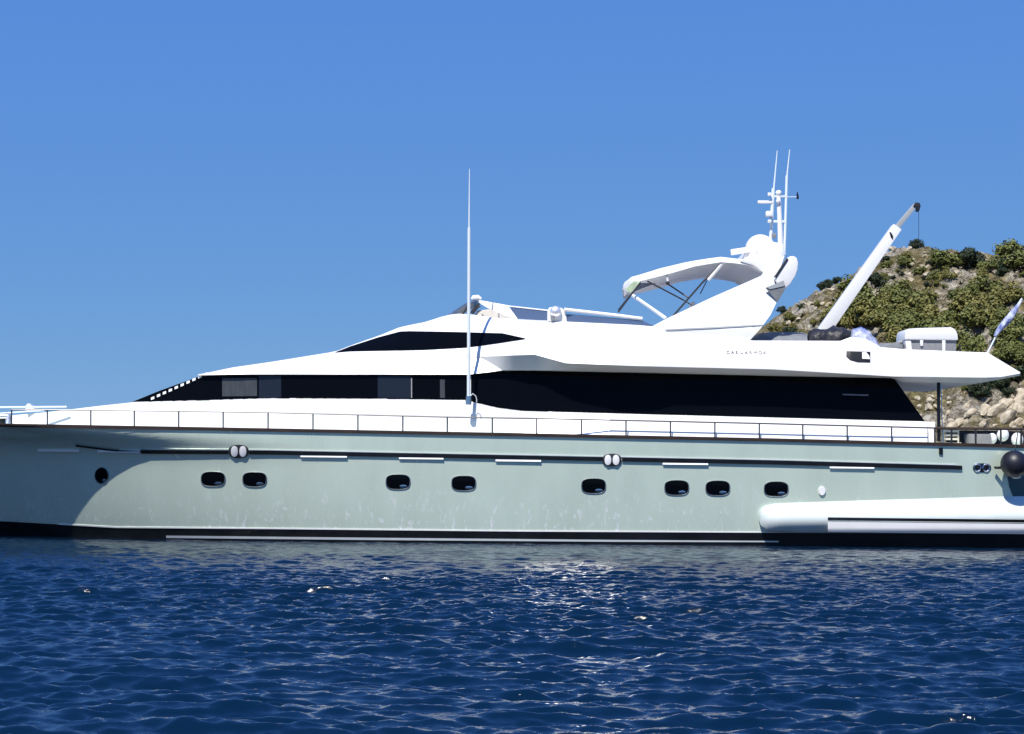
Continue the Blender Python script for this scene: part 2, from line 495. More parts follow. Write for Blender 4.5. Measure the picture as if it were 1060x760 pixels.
panel([(268, 389), (291, 389)], [(268, 411.8), (291, 411.6)], FD, 0.004, 0.02, 10).build('window_pane', M['pane'], yacht)
panel([(391, 389.5), (425, 389.5)], [(391, 411.8), (425, 412)], FD, 0.004, 0.02, 10).build('window_pane', M['pane'], yacht)
panel([(425.4, 391), (426.6, 391)], [(425.4, 412), (426.6, 412)], FD, 0.012, 0.02, 4).build('window_divider', M['graybox'], yacht)
panel([(455.5, 393), (460.5, 393)], [(454.5, 412), (461.5, 412)], FD, 0.008, 0.02, 4).build('window_curtain', M['curtain'], yacht)
for a in np.linspace(158, 213, 10):
    py = float(np.interp(a, [158, 213], [412.5, 387.6]))
    panel([(a - 1.7, py - 0.9), (a + 1.7, py - 2.2)], [(a - 1.7, py + 1.7), (a + 1.7, py + 0.4)], FD, 0.02, 0.03, 4).build('screen_dash', M['whitemat'], yacht)  # row of small white dashes along the sloping windscreen edge
panel([(926, 391), (929.5, 391)], [(926.5, 393), (934, 403.5)], FD, 0.05, 0.08, 2).build('bracket', M['soffit'], yacht)
panel([(872, 407.8), (899, 408.4)], [(872, 409), (899, 410)], FD, 0.03, 0.03, 5).build('window_mark', M['graybox'], yacht)  # thin grey bar laid on the aft window band

# ------------------------------------------------------------------ upper shell: pilothouse roof, flybridge coaming, wing
PB = tab([(205, 388.6), (240, 387.7), (484, 387.8), (520, 383.6), (553, 383.4), (660, 385.4), (800, 388.7), (925, 391), (938, 395), (1012, 397), (1056, 389)])
PJ = tab([(205, 388.4), (240, 387.0), (350, 384), (440, 378), (484, 372.5), (497, 370), (508.5, 376.7), (520, 383.2), (553, 383.2), (660, 385.3), (800, 388.5), (925, 390.8), (938, 394.8), (1012, 396.8), (1056, 388.8)])
PL = tab([(205, 388.2), (240, 386.8), (350, 383.7), (440, 377.6), (484, 372.2), (497, 369.6), (553, 367), (586, 376), (660, 379), (800, 382.4), (925, 389.8), (1020, 391), (1036, 390.4), (1056, 386.6)])
PT = tab([(205, 388), (212, 386.9), (240, 381), (280, 375.2), (347, 364.4), (363, 358), (392, 348), (414, 339), (440, 333.8), (458, 328), (470, 325.3), (482, 325), (517, 329.3), (565, 332), (660, 336.6), (675, 338), (775, 352.6), (870, 353), (874, 351.5), (881, 349), (895, 350), (911, 359.4), (938, 361.7), (994, 364), (1022, 365), (1056, 385.4)])
YB = tab([(205, 1.2), (240, 1.08), (300, .99), (400, .84), (484, .76), (520, .70), (586, .56), (925, .5), (940, .4), (1056, .3)])
YJ = tab([(205, 1.2), (240, 1.09), (300, 1.0), (400, .9), (484, .98), (497, .97), (520, .68), (553, .56), (586, .46), (925, .42), (940, .3), (1056, .25)])
YL = tab([(205, 1.2), (240, 1.1), (300, 1.01), (400, .91), (484, .98), (497, .95), (520, .60), (545, .31), (553, .29), (586, .10), (626, -.03), (690, .08), (1022, .08), (1056, .2)])
YT = tab([(205, 1.3), (240, 1.25), (280, 1.25), (347, 1.42), (400, 1.72), (440, 1.9), (484, 1.95), (520, 1.7), (565, 1.2), (600, .85), (660, .6), (775, .45), (1022, .4), (1056, .3)])
GW = tab([(503, 0), (545, 1), (626, 1), (690, 0)])
def flat_side(px, py):
    """the broad, almost flat panel of the coaming"""
    h = (376 - py) * 0.0238
    return 0.10 + 0.40 * h + 0.035 * h * h - 0.137 * (px - 586) * 0.0238
def SY(px, v):
    """depth of the coaming at fraction v of its height"""
    pl, pt = PL(px), PT(px)
    a = YL(px) + (YT(px) - YL(px)) * v ** 1.6
    w = GW(px)
    if w <= 0:
        return a
    b = flat_side(px, pl + (pt - pl) * v) + (YT(px) - flat_side(px, pt)) * max(0.0, (v - 0.66) / 0.34) ** 1.6
    return b * w + a * (1 - w)
def FU(px, py):
    a, b = PL(px), PT(px)
    v = max(0.0, min(1.0, (a - py) / max(0.5, a - b)))
    return SY(px, v)
DROP = tab([(470, 0.0), (520, 0.35), (600, .5), (900, .5), (915, .25), (1022, .12), (1056, 0.0)])
pxs = sorted(set(np.arange(205, 1057, 9).tolist()) | {205, 212, 484, 490, 497, 503, 508.5, 512, 514, 516, 520, 524, 528, 532, 536, 540, 544, 548, 553, 570, 586, 870, 874, 878, 881, 888, 895, 903, 911, 925, 938, 1022, 1036, 1050, 1056})
rows = [[W(p, PB(p), YB(p)) for p in pxs], [W(p, PJ(p), YJ(p)) for p in pxs]]
nlip = 12
for k in range(nlip + 1):
    v = k / nlip
    rows.append([W(p, PL(p) + (PT(p) - PL(p)) * v, SY(p, v)) for p in pxs])
top = rows[-1]
rows.append([q + Vector((0, .10, 0.0 if p > 480 else 0.02)) for p, q in zip(pxs, top)])
rows.append([q + Vector((0, .14, -DROP(p))) for p, q in zip(pxs, top)])
rows.append([Vector((q.x, YC - 0.25, q.z + (0.06 if p < 480 else -DROP(p)))) for p, q in zip(pxs, top)])
ush = shell(rows).build('upper_shell', M['white'], yacht, sharp=22)
# raised wheelhouse window
panel([(347, 364.6), (363, 358.4), (392, 349), (414, 343.2), (424, 342.8), (470, 343.6), (520, 345), (543.5, 350.2)],
      [(347, 365), (362, 363.6), (440, 362), (484, 359.6), (515, 355.4), (543.5, 350.8)], FU, 0.022, 0.06, 4, 4).build('wheelhouse_window', M['glass'], yacht, sharp=30)
panel([(420, 352), (424, 349.5), (426, 356)], [(420, 357.5), (424, 357.5), (426, 358.2)], FU, 0.018, 0.01, 3).build('wiper', M['graybox'], yacht)
panel([(472, 353.8), (479, 354.2)], [(472, 356), (479, 355.6)], FU, 0.02, 0.02, 3).build('courtesy_light', M['graybox'], yacht)
# crease under the arch and opening in the coaming
op = panel([(876, 363.4), (901, 364.2)], [(876, 369.4), (880, 373), (888, 375.2), (901, 375.4)], FU, 0.008, 0.03, 2, 3).build('coaming_opening', M['black'], yacht)
panel([(892.5, 364.6), (896.5, 364.4), (899.5, 368), (900.6, 371)], [(892.5, 371.4), (900.6, 371.8)], FU, 0.02, 0.02, 2).build('cleat', M['whitemat'], op)
# name on the coaming
lt = empty('name_lettering', W(752, 366, FU(752, 366)))
lt.parent = yacht
lt.matrix_parent_inverse = yacht.matrix_basis.inverted()
for k, ch in enumerate('CASUARMOX'):
    px = 752 + 4.7 * k
    fc = bpy.data.curves.new('letter', 'FONT')
    fc.body = ch
    fc.size = 0.125
    fc.extrude = 0.004
    fo = bpy.data.objects.new('letter', fc)
    C.objects.link(fo)
    a = W(px, 366 + .02 * 4.7 * k, FU(px, 366) - 0.02)
    ex = (W(px + 10, 366.2, FU(px + 10, 366.2) - .02) - a).normalized()
    ez = ex.cross((W(px, 360, FU(px, 360) - 0.02) - a).normalized()).normalized()
    fo.matrix_world = Matrix.Translation(a) @ Matrix((ex, ez.cross(ex), ez)).transposed().to_4x4()
    bpy.context.view_layer.update()
    tm = bpy.data.meshes.new_from_object(fo.evaluated_get(bpy.context.evaluated_depsgraph_get()))
    tm.transform(fo.matrix_world)
    tm.materials.clear()
    tm.materials.append(M['letter'])
    bpy.data.objects.remove(fo)
    fo = bpy.data.objects.new('letter', tm)
    C.objects.link(fo)
    fo.parent = lt
    fo.matrix_parent_inverse = (Matrix.Translation(yacht.location) @ yacht.matrix_basis.inverted() @ lt.matrix_basis).inverted()

# ------------------------------------------------------------------ side rail
def FR(px):
    return FH(px, DECK_PX(px)) + 0.10
RT = tab([(12, 424), (49, 424.2), (94, 424.6), (185, 425.6), (277, 427), (463, 431.8), (560, 433.4), (786, 438.4), (923, 442), (968, 443.2)])
posts = [12, 49, 94, 139, 185, 231, 277.5, 324, 370.5, 417, 463, 509.6, 555.6, 602, 648, 694, 740, 786, 831, 877, 923, 967.5]
MB().tube([W(p, RT(p), FR(p)) for p in np.linspace(12, 968, 90)], 0.018, 8).build('side_rail', M['railsteel'], yacht)
for p in posts:
    MB().tube([W(p, DECK_PX(p) - 0.5, FR(p)), W(p, RT(p), FR(p))], 0.019, 8).build('rail_post', M['railsteel'], yacht)
# bow pulpit rail and gear
MB().tube([W(-60, 423, 2.3), W(-20, 422.0, 2.0), W(7, 421.6, 1.9), W(40, 421.4, 1.75), W(69, 421.2, 1.7)], 0.024, 8).build('pulpit_rail', M['rail_white'], yacht)
MB().tube([W(-60, 431, 2.2), W(0, 428, 1.95), W(26, 426.2, 1.85), W(46, 425.2, 1.75)], 0.018, 8).build('pulpit_rail', M['rail_white'], yacht)
MB().prism([W(a, b, 2.2) for a, b in ((26, 425.5), (26.5, 420), (28.5, 417.6), (31, 418.2), (31.5, 419.8), (35, 420.6), (35, 425.2))], (0, 0.3, 0)).build('foredeck_vent', M['white'], yacht, bevel=0.02)
wd = MB().tube([W(2, 440, 2.7), W(2, 429, 2.7)], 0.09, 14).build('anchor_windlass', M['darkmetal'], yacht)
MB().tube([W(-6, 431, 2.6), W(10, 431, 2.6)], 0.075, 14).build('drum', M['steel'], wd)
MB().tube([W(8, 440, 2.5), W(9, 428.5, 2.5)], 0.045, 12).build('bollard', M['bluecloth'], wd)

# ------------------------------------------------------------------ tall whip aerial on the side deck
an = MB().tube([W(485, 416, .35), W(485.3, 330, .35), W(485.6, 236, .35)], [0.042, 0.042, 0.04], 12).build('whip_aerial', M['rail_white'], yacht)
MB().tube([W(485.6, 236, .35), W(486, 175, .35)], 0.022, 8, 0.01).build('whip_tip', M['rail_white'], an)
MB().tube([W(484.8, 419, .36), W(485, 410, .36)], 0.075, 12).build('aerial_mount', M['steel'], an)
MB().tube([W(487, 410, .36), W(489.5, 407.6, .4), W(492.4, 410, .4), W(493.4, 413, .42), W(493.4, 416.5, .42)], 0.011, 8).build('aerial_cable', M['rail_white'], an)

# ------------------------------------------------------------------ flybridge: windscreen, console, light, rail
def FW(px, py):
    return YT(px) + 0.07 + max(0, (PT(px) - py)) * 0.0238 * 0.25
ws = MB()
fr = [W(464, 325.8, 2.05), W(474, 319, 2.1), W(483, 313.4, 2.15), W(493, 310.6, 2.2)]
ws.rows([fr, [far(p) for p in fr], [far(p) + Vector((.04, 0, -.03)) for p in fr], [p + Vector((.04, 0, -.03)) for p in fr]], loop=True)
wsc = ws.build('flybridge_windscreen', M['screen'], yacht, sharp=50)
panel([(529, 317.2), (566.5, 321.2)], [(529, 327), (535.5, 329.8), (566.5, 332.4)], FW, 0.0, 0.02, 5).build('side_screen', M['screen'], wsc)
panel([(586, 325), (640, 329.6), (664, 331.6), (676, 337)], [(586, 333.4), (640, 336), (664, 337.2), (676, 338.2)], FW, 0.0, 0.02, 5).build('side_screen', M['screen'], wsc)
panel([(496, 311), (501, 311.6), (526, 316.8), (535.5, 329.6)], [(496, 313.6), (504, 318.6), (522, 326.4), (535.5, 330.6)], FW, 0.03, 0.05, 3).build('screen_frame', M['white'], wsc, bevel=0.008)
panel([(500, 311.6), (528, 316.4), (566.5, 320.6)], [(500, 312.8), (528, 317.6), (566.5, 321.8)], FW, 0.02, 0.04, 4).build('screen_frame', M['white'], wsc)
for a in ((479, 325, 486, 314), (486, 325, 497, 313.5)):
    MB().tube([W(a[0], a[1], 1.95), W(a[2], a[3], 2.1)], 0.028, 8).build('screen_stay', M['darkmetal'], wsc)
con = [W(a, b, 2.3) for a, b in ((488, 331), (494, 321.5), (508, 320), (520, 325.5), (534, 328.5), (536, 334), (488, 334))]
hc = MB().prism(con, (0, 1.9, 0)).build('helm_console', M['cream'], yacht, bevel=0.03)
MB().tube([W(489, 325, 2.25), W(494, 318.6, 2.25), W(497, 316.5, 2.25)], 0.03, 8).build('throttle', M['darkmetal'], hc)
sl = MB().tube([W(488.5, 310.2, 2.5), W(490, 309, 2.5), W(495, 308.6, 2.5), W(498, 310, 2.5)], [0.05, 0.085, 0.085, 0.05], 14).build('searchlight', M['white'], yacht)
MB().tube([W(493, 309.5, 2.5), W(493, 313.5, 2.5)], 0.03, 8).build('bracket', M['steel'], sl)
# polished horn housing that catches the sun
hb = MB().prism([W(a, b, 1.05) for a, b in ((566.6, 332.6), (566.6, 321), (569, 318), (576, 317.4), (582, 319), (586, 323), (587, 333.4))], (0, 0.35, 0)).build('horn_housing', M['white'], yacht, bevel=0.03)
MB().sphere(W(575, 322.5, 1.0), (0.15, 0.13, 0.14), 28, 16).build('horn_dome', M['dome'], hb)
MB().tube([W(p, tab([(584, 320.4), (640, 326.8), (664, 330)])(p), 1.0 if p < 600 else YT(p) + .1) for p in np.linspace(584, 665, 16)], 0.045, 12).build('handrail', M['white'], yacht)
MB().box(W(572, 330, 0.98), (0.1, 0.06, 0.07)).build('nav_light', M['graybox'], yacht)

# ------------------------------------------------------------------ radar arch
def FA(px, py):
    return 0.50 + max(0, (340 - py)) * 0.0238 * 0.30
legs = panel([(675, 338), (689, 330.4), (740, 306.5), (772, 292.6), (788, 285.4), (794, 276), (799, 270), (801, 287), (803.8, 312)],
             [(675, 341), (689, 344), (760, 356), (776, 352.6), (787, 340.5), (797.6, 326), (803.8, 313)], FA, 0.0, 0.42, 4, 10)
arch = legs.build('radar_arch', M['white'], yacht, sharp=35, bevel=0.0)
panel([(689, 341.2), (790, 335.8)], [(689, 342.8), (790, 337)], FA, 0.015, 0.03, 6).build('moulding', M['soffit'], arch)
fl = [Vector((v.co.x, 2 * YC - v.co.y, v.co.z)) for v in arch.data.vertices]
MB().add(fl, [tuple(p.vertices) for p in arch.data.polygons]).build('arch_leg', M['white'], arch, sharp=35)
# cross beam between the legs
bp = [(766, 270.5), (772, 266), (786, 262.5), (806, 262), (812, 266), (806, 284), (796, 288), (790, 282), (780, 275)]
p0 = [W(a, b, 1.02) for a, b in bp]
MB().prism(p0, (0, 2 * (YC - 1.02), 0)).build('cross_beam', M['white'], arch, bevel=0.03)
ear = [(802, 288.5), (808, 278), (814.5, 267.2), (818, 265.2), (822, 265), (825, 267), (826.3, 272), (825.6, 279), (823.4, 285.4), (818, 294), (813, 298.6), (806, 297)]
MB().prism([W(a, b, 0.74) for a, b in ear], (0, 0.3, 0)).build('arch_fin', M['white'], arch, bevel=0.03)
MB().prism([far(W(a, b, 0.74)) for a, b in ear], (0, -0.3, 0)).build('arch_fin', M['white'], arch, bevel=0.03)
MB().tube([W(802.4, 287, .73), W(815, 267.8, .73)], 0.03, 8).build('fin_slot', M['darkmetal'], arch)
MB().prism([W(a, b, 0.66) for a, b in ((792.5, 298), (811, 290.5), (813.5, 298), (805, 313))], (0, 0.04, 0)).build('recess_shade', M['greycloth'], arch)  # dark plate before the leg paints in the shade of the recess
MB().prism([W(a, b, 0.64) for a, b in ((793.6, 297.4), (810.8, 290.6), (812.6, 296), (797, 299.5))], (0, 0.03, 0)).build('step_grating', M['soffit'], arch)

# mast with radar, domes and aerials, on the centreline
YM = YC
def WM(a, b, y=YM):
    return W(a, b, y)
mast = MB().prism([WM(a, b, 2.2) for a, b in ((768, 268), (772, 260), (778, 254), (800, 250), (811, 252), (813, 268))], (0, 1.6, 0)).build('mast_pedestal', M['white'], yacht, bevel=0.06)
MB().sphere(WM(787, 258.5, 2.6), 0.40, 28, 16).build('satellite_dome', M['white'], mast)
rb = MB().box(WM(768.5, 259.6, 2.1), (0.62, 0.16, 0.15), Matrix.Rotation(math.radians(9), 3, 'Y').inverted()).build('radar_scanner', M['white'], mast, bevel=0.03)
MB().tube([WM(779, 266, 2.15), WM(779, 259.5, 2.15)], 0.13, 14).build('scanner_motor', M['white'], rb)
MB().tube([WM(808, 254), WM(807, 225), WM(806, 203)], [0.075, 0.065, 0.06], 12).build('mast_tube', M['white'], mast)
MB().sphere(WM(806, 200), 0.082, 16, 10).build('mast_light', M['white'], mast)
MB().sphere(WM(805.5, 208.5, 3.02), 0.06, 14, 8).build('mast_light', M['white'], mast)
MB().tube([WM(797.5, 252), WM(800.5, 195)], 0.045, 10).build('mast_tube', M['rail_white'], mast)
MB().tube([WM(801, 196), WM(803, 174), WM(804.6, 156)], 0.024, 8, 0.012).build('aerial', M['rail_white'], mast)
MB().tube([WM(812, 264), WM(814.5, 182)], 0.036, 10).build('mast_tube', M['rail_white'], mast)
MB().tube([WM(814.6, 183), WM(817.5, 155)], 0.022, 8, 0.012).build('aerial', M['rail_white'], mast)
MB().box(WM(792, 209.3), (0.40, 0.12, 0.075)).build('spreader', M['white'], mast, bevel=0.015)
MB().box(WM(803, 229.5), (0.46, 0.08, 0.065)).build('spreader', M['rail_white'], mast, bevel=0.012)
MB().box(WM(807, 203.5), (0.40, 0.06, 0.05)).build('spreader', M['rail_white'], mast, bevel=0.01)
MB().box(WM(795.8, 221.5, 3.0), (0.17, 0.2, 0.14)).build('floodlight', M['white'], mast, bevel=0.03)
MB().box(WM(796.5, 229.2, 3.0), (0.10, 0.14, 0.08)).build('floodlight', M['rail_white'], mast, bevel=0.02)
MB().box(WM(796.5, 201.3, 3.0), (0.10, 0.1, 0.09)).build('floodlight', M['white'], mast, bevel=0.02)
MB().box(WM(801, 244, 3.0), (0.1, 0.12, 0.12)).build('junction_box', M['graybox'], mast, bevel=0.015)
wv = MB().tube([WM(813, 204), WM(825.6, 204)], 0.012, 6).build('wind_sensor', M['rail_white'], mast)
MB().tube([WM(825.7, 206), WM(825.6, 203), WM(825.3, 198.8)], [0.034, 0.03, 0.01], 8).build('vane', M['black'], wv)

# ------------------------------------------------------------------ bimini
BIM_T = tab([(645, 299.5), (648, 294), (656, 286.4), (683, 278), (708, 272), (726, 268.6), (746, 266), (769, 268.6), (792, 276.5)])
BIM_B = tab([(645, 299.8), (651, 302.5), (657, 296), (663, 291), (692, 283.7), (719, 275.8), (740, 272.2), (749, 271), (769, 273.6), (792, 277.6)])
px_ = [645, 648, 651, 656, 663, 672, 683, 695, 708, 719, 733, 746, 758, 769, 781, 792]
y0 = 1.05
BY = tab([(645, 2.95), (648, 2.5), (651, 2.0), (656, 1.5), (663, 1.2), (675, 1.05)])
r_low = [W(p, BIM_B(p), BY(p)) for p in px_]
r_top = [W(p, BIM_T(p), BY(p) + .12) for p in px_]
rows = [r_low, r_top]
for q in (0.3, 0.6, 0.85):
    rows.append([Vector((p.x, p.y + (YC - p.y) * q, p.z + 0.10 * math.sin(q * PI / 2))) for p in r_top])
rows += [[far(p) for p in r] for r in rows[::-1]]
under = [[Vector((p.x, YC + k * (YC - p.y - .05), p.z + 0.07)) for p in r_low] for k in (1, 0, -1)]
bim = MB().rows(rows + under, loop=True).build('bimini_canopy', M['canvas'], yacht, sharp=40)
def bar(a, b, c, d, r, m, nm='bimini_strut', ya=1.12, yb=1.12):
    MB().tube([W(a, b, ya), W(c, d, yb)], r, 8).build(nm, M[m], bim)
bar(640, 323, 663, 292.5, 0.022, 'darkmetal', ya=.75)
bar(670, 291, 708, 311, 0.02, 'darkmetal')
bar(690.5, 293.5, 712, 308, 0.02, 'darkmetal', ya=1.6, yb=1.4)
bar(697, 327, 728.5, 291, 0.026, 'darkmetal', ya=.75)
bar(728.5, 291, 747.5, 272.5, 0.03, 'darkmetal')
bar(733, 290, 749, 271.5, 0.045, 'white')
bar(653.5, 305, 689, 329.5, 0.045, 'rail_white', ya=1.2, yb=.85)
bar(725, 304, 731.5, 291, 0.014, 'darkmetal', ya=3.9, yb=4.2)
bar(708, 311, 716, 316, 0.016, 'darkmetal', yb=.95)
bar(663, 292, 640, 321, 0.02, 'darkmetal', ya=5.0, yb=5.2)
bar(690, 283.8, 691.5, 293, 0.03, 'whitemat')
MB().sphere(W(691, 293, 1.1), 0.05, 10, 6).build('hinge', M['darkmetal'], bim)
MB().prism([W(a, b, 1.14) for a, b in ((647, 299.5), (656, 291.2), (663, 291.6), (652.5, 303.4))], (0, 0.02, 0)).build('vinyl_flap', M['clear'], bim)
MB().prism([W(a, b, 1.5) for a, b in ((655, 302.6), (664, 293), (680, 293), (664, 299))], (0, 0.02, 0)).build('vinyl_flap', M['screen'], bim)
sp = MB().prism([W(a, b, 2.6) for a, b in ((714, 326), (714.5, 315), (716.5, 312), (719.5, 312.6), (721.5, 326))], (0, .5, 0)).build('helm_seat', M['white'], yacht, bevel=.03)

# ------------------------------------------------------------------ crane on the aft upper deck
YK = 2.4
def boom(a, b, wa, wb, ya, depth):
    A, B = W(*a, ya), W(*b, ya)
    t = (B - A).normalized()
    n = Vector((0, 1, 0)).cross(t).normalized()
    k = 0.0254
    vs = []
    for P, w in ((A, wa), (B, wb)):
        for s, d in ((1, 0), (1, 1), (-1, 1), (-1, 0)):
            vs.append(P + n * (s * w * k / 2) + Vector((0, (d - .5) * depth, 0)))
    return MB().add(vs, [(0, 1, 2, 3), (7, 6, 5, 4), (0, 4, 5, 1), (1, 5, 6, 2), (2, 6, 7, 3), (3, 7, 4, 0)])
cr = boom((849, 348), (928, 235.5), 13, 10, YK, .34).build('crane_boom', M['white'], yacht, bevel=.02)
boom((926, 238), (947.5, 212.5), 5.2, 4.6, YK, .16).build('boom_extension', M['soffit'], cr, bevel=.01)
MB().prism([W(a, b, YK - .12) for a, b in ((945.5, 213), (948, 209.4), (952, 210), (953.2, 213), (951.6, 218.6), (949.4, 217.6), (949.6, 214)) ], (0, .24, 0)).build('boom_head', M['darkmetal'], cr, bevel=.01)
MB().tube([W(951, 217, YK), W(951, 249, YK)], 0.006, 6).build('hoist_wire', M['darkmetal'], cr)
MB().prism([W(a, b, YK - .185) for a, b in ((920.6, 240), (922.4, 240.6), (924.6, 244.4), (924.4, 248), (922, 245))], (0, .02, 0)).build('boom_marking', M['black'], cr)
boom((857, 342), (896, 286), 3.2, 2.6, YK + .05, .12).build('hydraulic_ram', M['graybox'], cr)
MB().tube([W(850, 356, YK), W(850, 343, YK)], 0.22, 18).build('crane_pedestal', M['black'], cr)

# ------------------------------------------------------------------ aft post, cockpit
MB().tube([W(971.5, 391, .45), W(971.8, 457, .4)], 0.043, 10).build('awning_post', M['black'], yacht)
MB().tube([W(974, 391, .5), W(975, 432, .42), W(977, 459, .4)], 0.012, 6).build('awning_post', M['steel'], yacht)
ar = MB().tube([W(p, float(np.interp(p, [968, 1100], [443.4, 444.6])), .35) for p in np.linspace(968, 1100, 12)], 0.035, 10).build('aft_rail', M['teak'], yacht)
for p in (985, 1010, 1036, 1057, 1080):
    MB().tube([W(p, 444, .35), W(p, DECK_PX(p), .35)], 0.025, 8).build('rail_post', M['darkmetal'], ar)
MB().prism([W(a, b, 2.2) for a, b in ((980, 462), (980, 446), (1000, 445.6), (1100, 447), (1100, 465))], (0, .08, 0)).build('cockpit_bulwark', M['teak'], yacht)

def cloth_lump(name, pts, y0, y1, m, seed, amp=0.06, label=None, cat=None, n=26):
    """draped bundle: outline ridge in px between two depths"""
    T = tab(pts)
    x0, x1 = pts[0][0], pts[-1][0]
    base = max(p[1] for p in pts) + 3
    rows = []
    for j in range(13):
        a = PI * j / 12
        row = []
        for i in range(n + 1):
            px = x0 + (x1 - x0) * i / n
            h = math.sin(a) ** 0.6
            py = base + (T(px) - base) * h
            y = (y0 + y1) / 2 - math.cos(a) * (y1 - y0) / 2
            p = W(px, py, y)
            d = mnoise.noise_vector(p * 3.1 + Vector((seed, 0, 0))) * amp + mnoise.noise_vector(p * 9.0 + Vector((seed, 3, 0))) * amp * .4
            row.append(p + d)
        rows.append(row)
    o = MB().rows(rows, loop=True).build(name, M[m], None, sharp=50)
    if label:
        tag(o, label, cat)
    return o
cloth_lump('covered_sunpad', [(774, 352), (788, 344.6), (800, 343.6), (830, 344.2), (836, 346)], .9, 4.6, 'greycloth', 1, .03, 'grey canvas covered sunpad on the upper deck behind the radar arch', 'sunpad')
cloth_lump('black_tarpaulin', [(836, 350), (838, 343), (846, 340.5), (856, 342), (864, 337.5), (874, 342), (886, 345), (892, 350)], 1.2, 2.15, 'blackcloth', 9, .09, 'crumpled black tarpaulin heaped round the foot of the crane', 'tarpaulin')
cloth_lump('striped_bundle', [(882, 350), (884, 341), (890, 337.5), (896, 342), (904, 350), (909, 357)], .9, 1.5, 'bluecloth', 4, .09, 'blue and white crumpled cloth bundle lying behind the crane', 'cloth')
cloth_lump('folded_gangway', [(908, 358), (911, 355.4), (918, 355), (930, 354), (934, 357)], .9, 1.5, 'greycloth', 6, .02, 'low pale grey folded gangway between crane and life raft', 'gangway')

# life raft canister
lr = empty('life_raft', W(966, 366, 1.3))
tag(lr, 'white life raft canister with grey lower half on the aft upper deck', 'life raft')
MB().prism([W(a, b, .95) for a, b in ((941, 367.5), (941.5, 351), (990.5, 351.6), (990, 367.5))], (0, .95, 0)).build('lower_case', M['graybox'], lr, bevel=.04)
MB().prism([W(a, b, .88) for a, b in ((936.4, 351.6), (937.4, 343), (940, 340.2), (950, 339.6), (985, 338.6), (989.4, 341), (991.6, 346), (992.2, 352.2))], (0, 1.08, 0)).build('upper_case', M['white'], lr, bevel=.05)
MB().prism([W(a, b, .92) for a, b in ((937, 352), (943, 352), (944.5, 364), (938.5, 362))], (0, .3, 0)).build('cradle_arm', M['white'], lr, bevel=.015)
for x, h in ((954, 358), (977, 366)):
    MB().prism([W(a, b, .90) for a, b in ((x - 1.6, 351), (x + 1.8, 351), (x + 1.6, h), (x - 1.2, h))], (0, .05, 0)).build('strap', M['whitemat'], lr, bevel=.006)
MB().tube([W(994, 367, 1.0), W(993.4, 356, 1.0)], .02, 8).build('cradle_post', M['darkmetal'], lr)

# ensign on its staff
fs = empty('ensign', W(1022, 366, YC))
tag(fs, 'furled blue and white ensign on a raked white staff at the stern', 'flag')
MB().tube([W(1022, 366, YC), W(1032, 346, YC), W(1058, 309, YC)], .022, 8).build('staff', M['rail_white'], fs)
fr_ = []
for i in range(17):
    s = i / 16
    c = W(1031 + 26.5 * s, 345 - 34 * s, YC - .03)
    r = 0.035 + 0.115 * math.sin(PI * min(1, (1 - s) * .93 + .02)) ** 1.2 * (0.55 + .45 * (1 - s))
    row = []
    for j in range(18):
        a = 2 * PI * j / 18
        rr = r * (1 + .35 * math.sin(3 * a + s * 6) * (1 - s))
        row.append(c + Vector((math.cos(a) * rr, math.sin(a) * rr * .8, math.sin(a + .6) * rr * .5 - .05 * (1 - s))))
    fr_.append(row + [row[0]])
MB().rows(fr_).build('flag_cloth', M['bluecloth'], fs, sharp=60)

# black ball fender at the stern quarter
bf = empty('ball_fender', W(1049, 481, -.25))
tag(bf, 'black ball fender hanging at the stern quarter of the yacht', 'fender')
MB().sphere(W(1050, 480.5, -.34), .335, 32, 18).build('ball', M['rubber'], bf)
MB().tube([W(1030, 484, -.04), W(1040, 484.2, -.25)], .04, 10).build('lashing', M['black'], bf)
MB().tube([W(1051, 466, -.2), W(1054, 444, .3)], .014, 6).build('rope', M['darkmetal'], bf)
MB().sphere(W(1052, 493, -.36), (.13, .07, .06), 14, 8).build('end_cap', M['whitemat'], bf)
# gear in the cockpit behind the aft rail
for i, (px, py, r, lb) in enumerate(((1027, 454, .12, 'small white buoy next to the grey locker behind the aft rail'), (1038, 450, .15, 'middle white buoy behind the aft rail of the yacht'), (1053, 455, .15, 'white buoy right beside the black ball fender'))):
    b = MB().sphere(W(px, py, 1.0), (r, r, r * 1.15), 18, 12).build('mooring_buoy', M['whitemat'])
    tag(b, lb, 'buoy', 'white buoys stowed in the cockpit')
lk = MB().box(W(1012, 456, 1.1), (.58, .5, .32)).build('deck_locker', M['graybox'], None, bevel=.03)
tag(lk, 'low grey deck locker behind the aft rail', 'locker')
cs = empty('folding_chair', W(990, 462, 1.1))
tag(cs, 'slatted pale chair in the cockpit beside the black awning post', 'chair')
for k, py in enumerate((446.5, 450.5, 454.5)):
    MB().box(W(984, py, 1.0 + k * .03), (.42, .03, .055)).build('back_slat', M['cream'], cs)
for px in (975.5, 992):
    MB().tube([W(px, 463, 1.05), W(px, 444.8, 1.05)], .022, 8).build('leg', M['cream'], cs)
MB().box(W(984, 459, 1.3), (.44, .42, .04)).build('seat', M['cream'], cs)

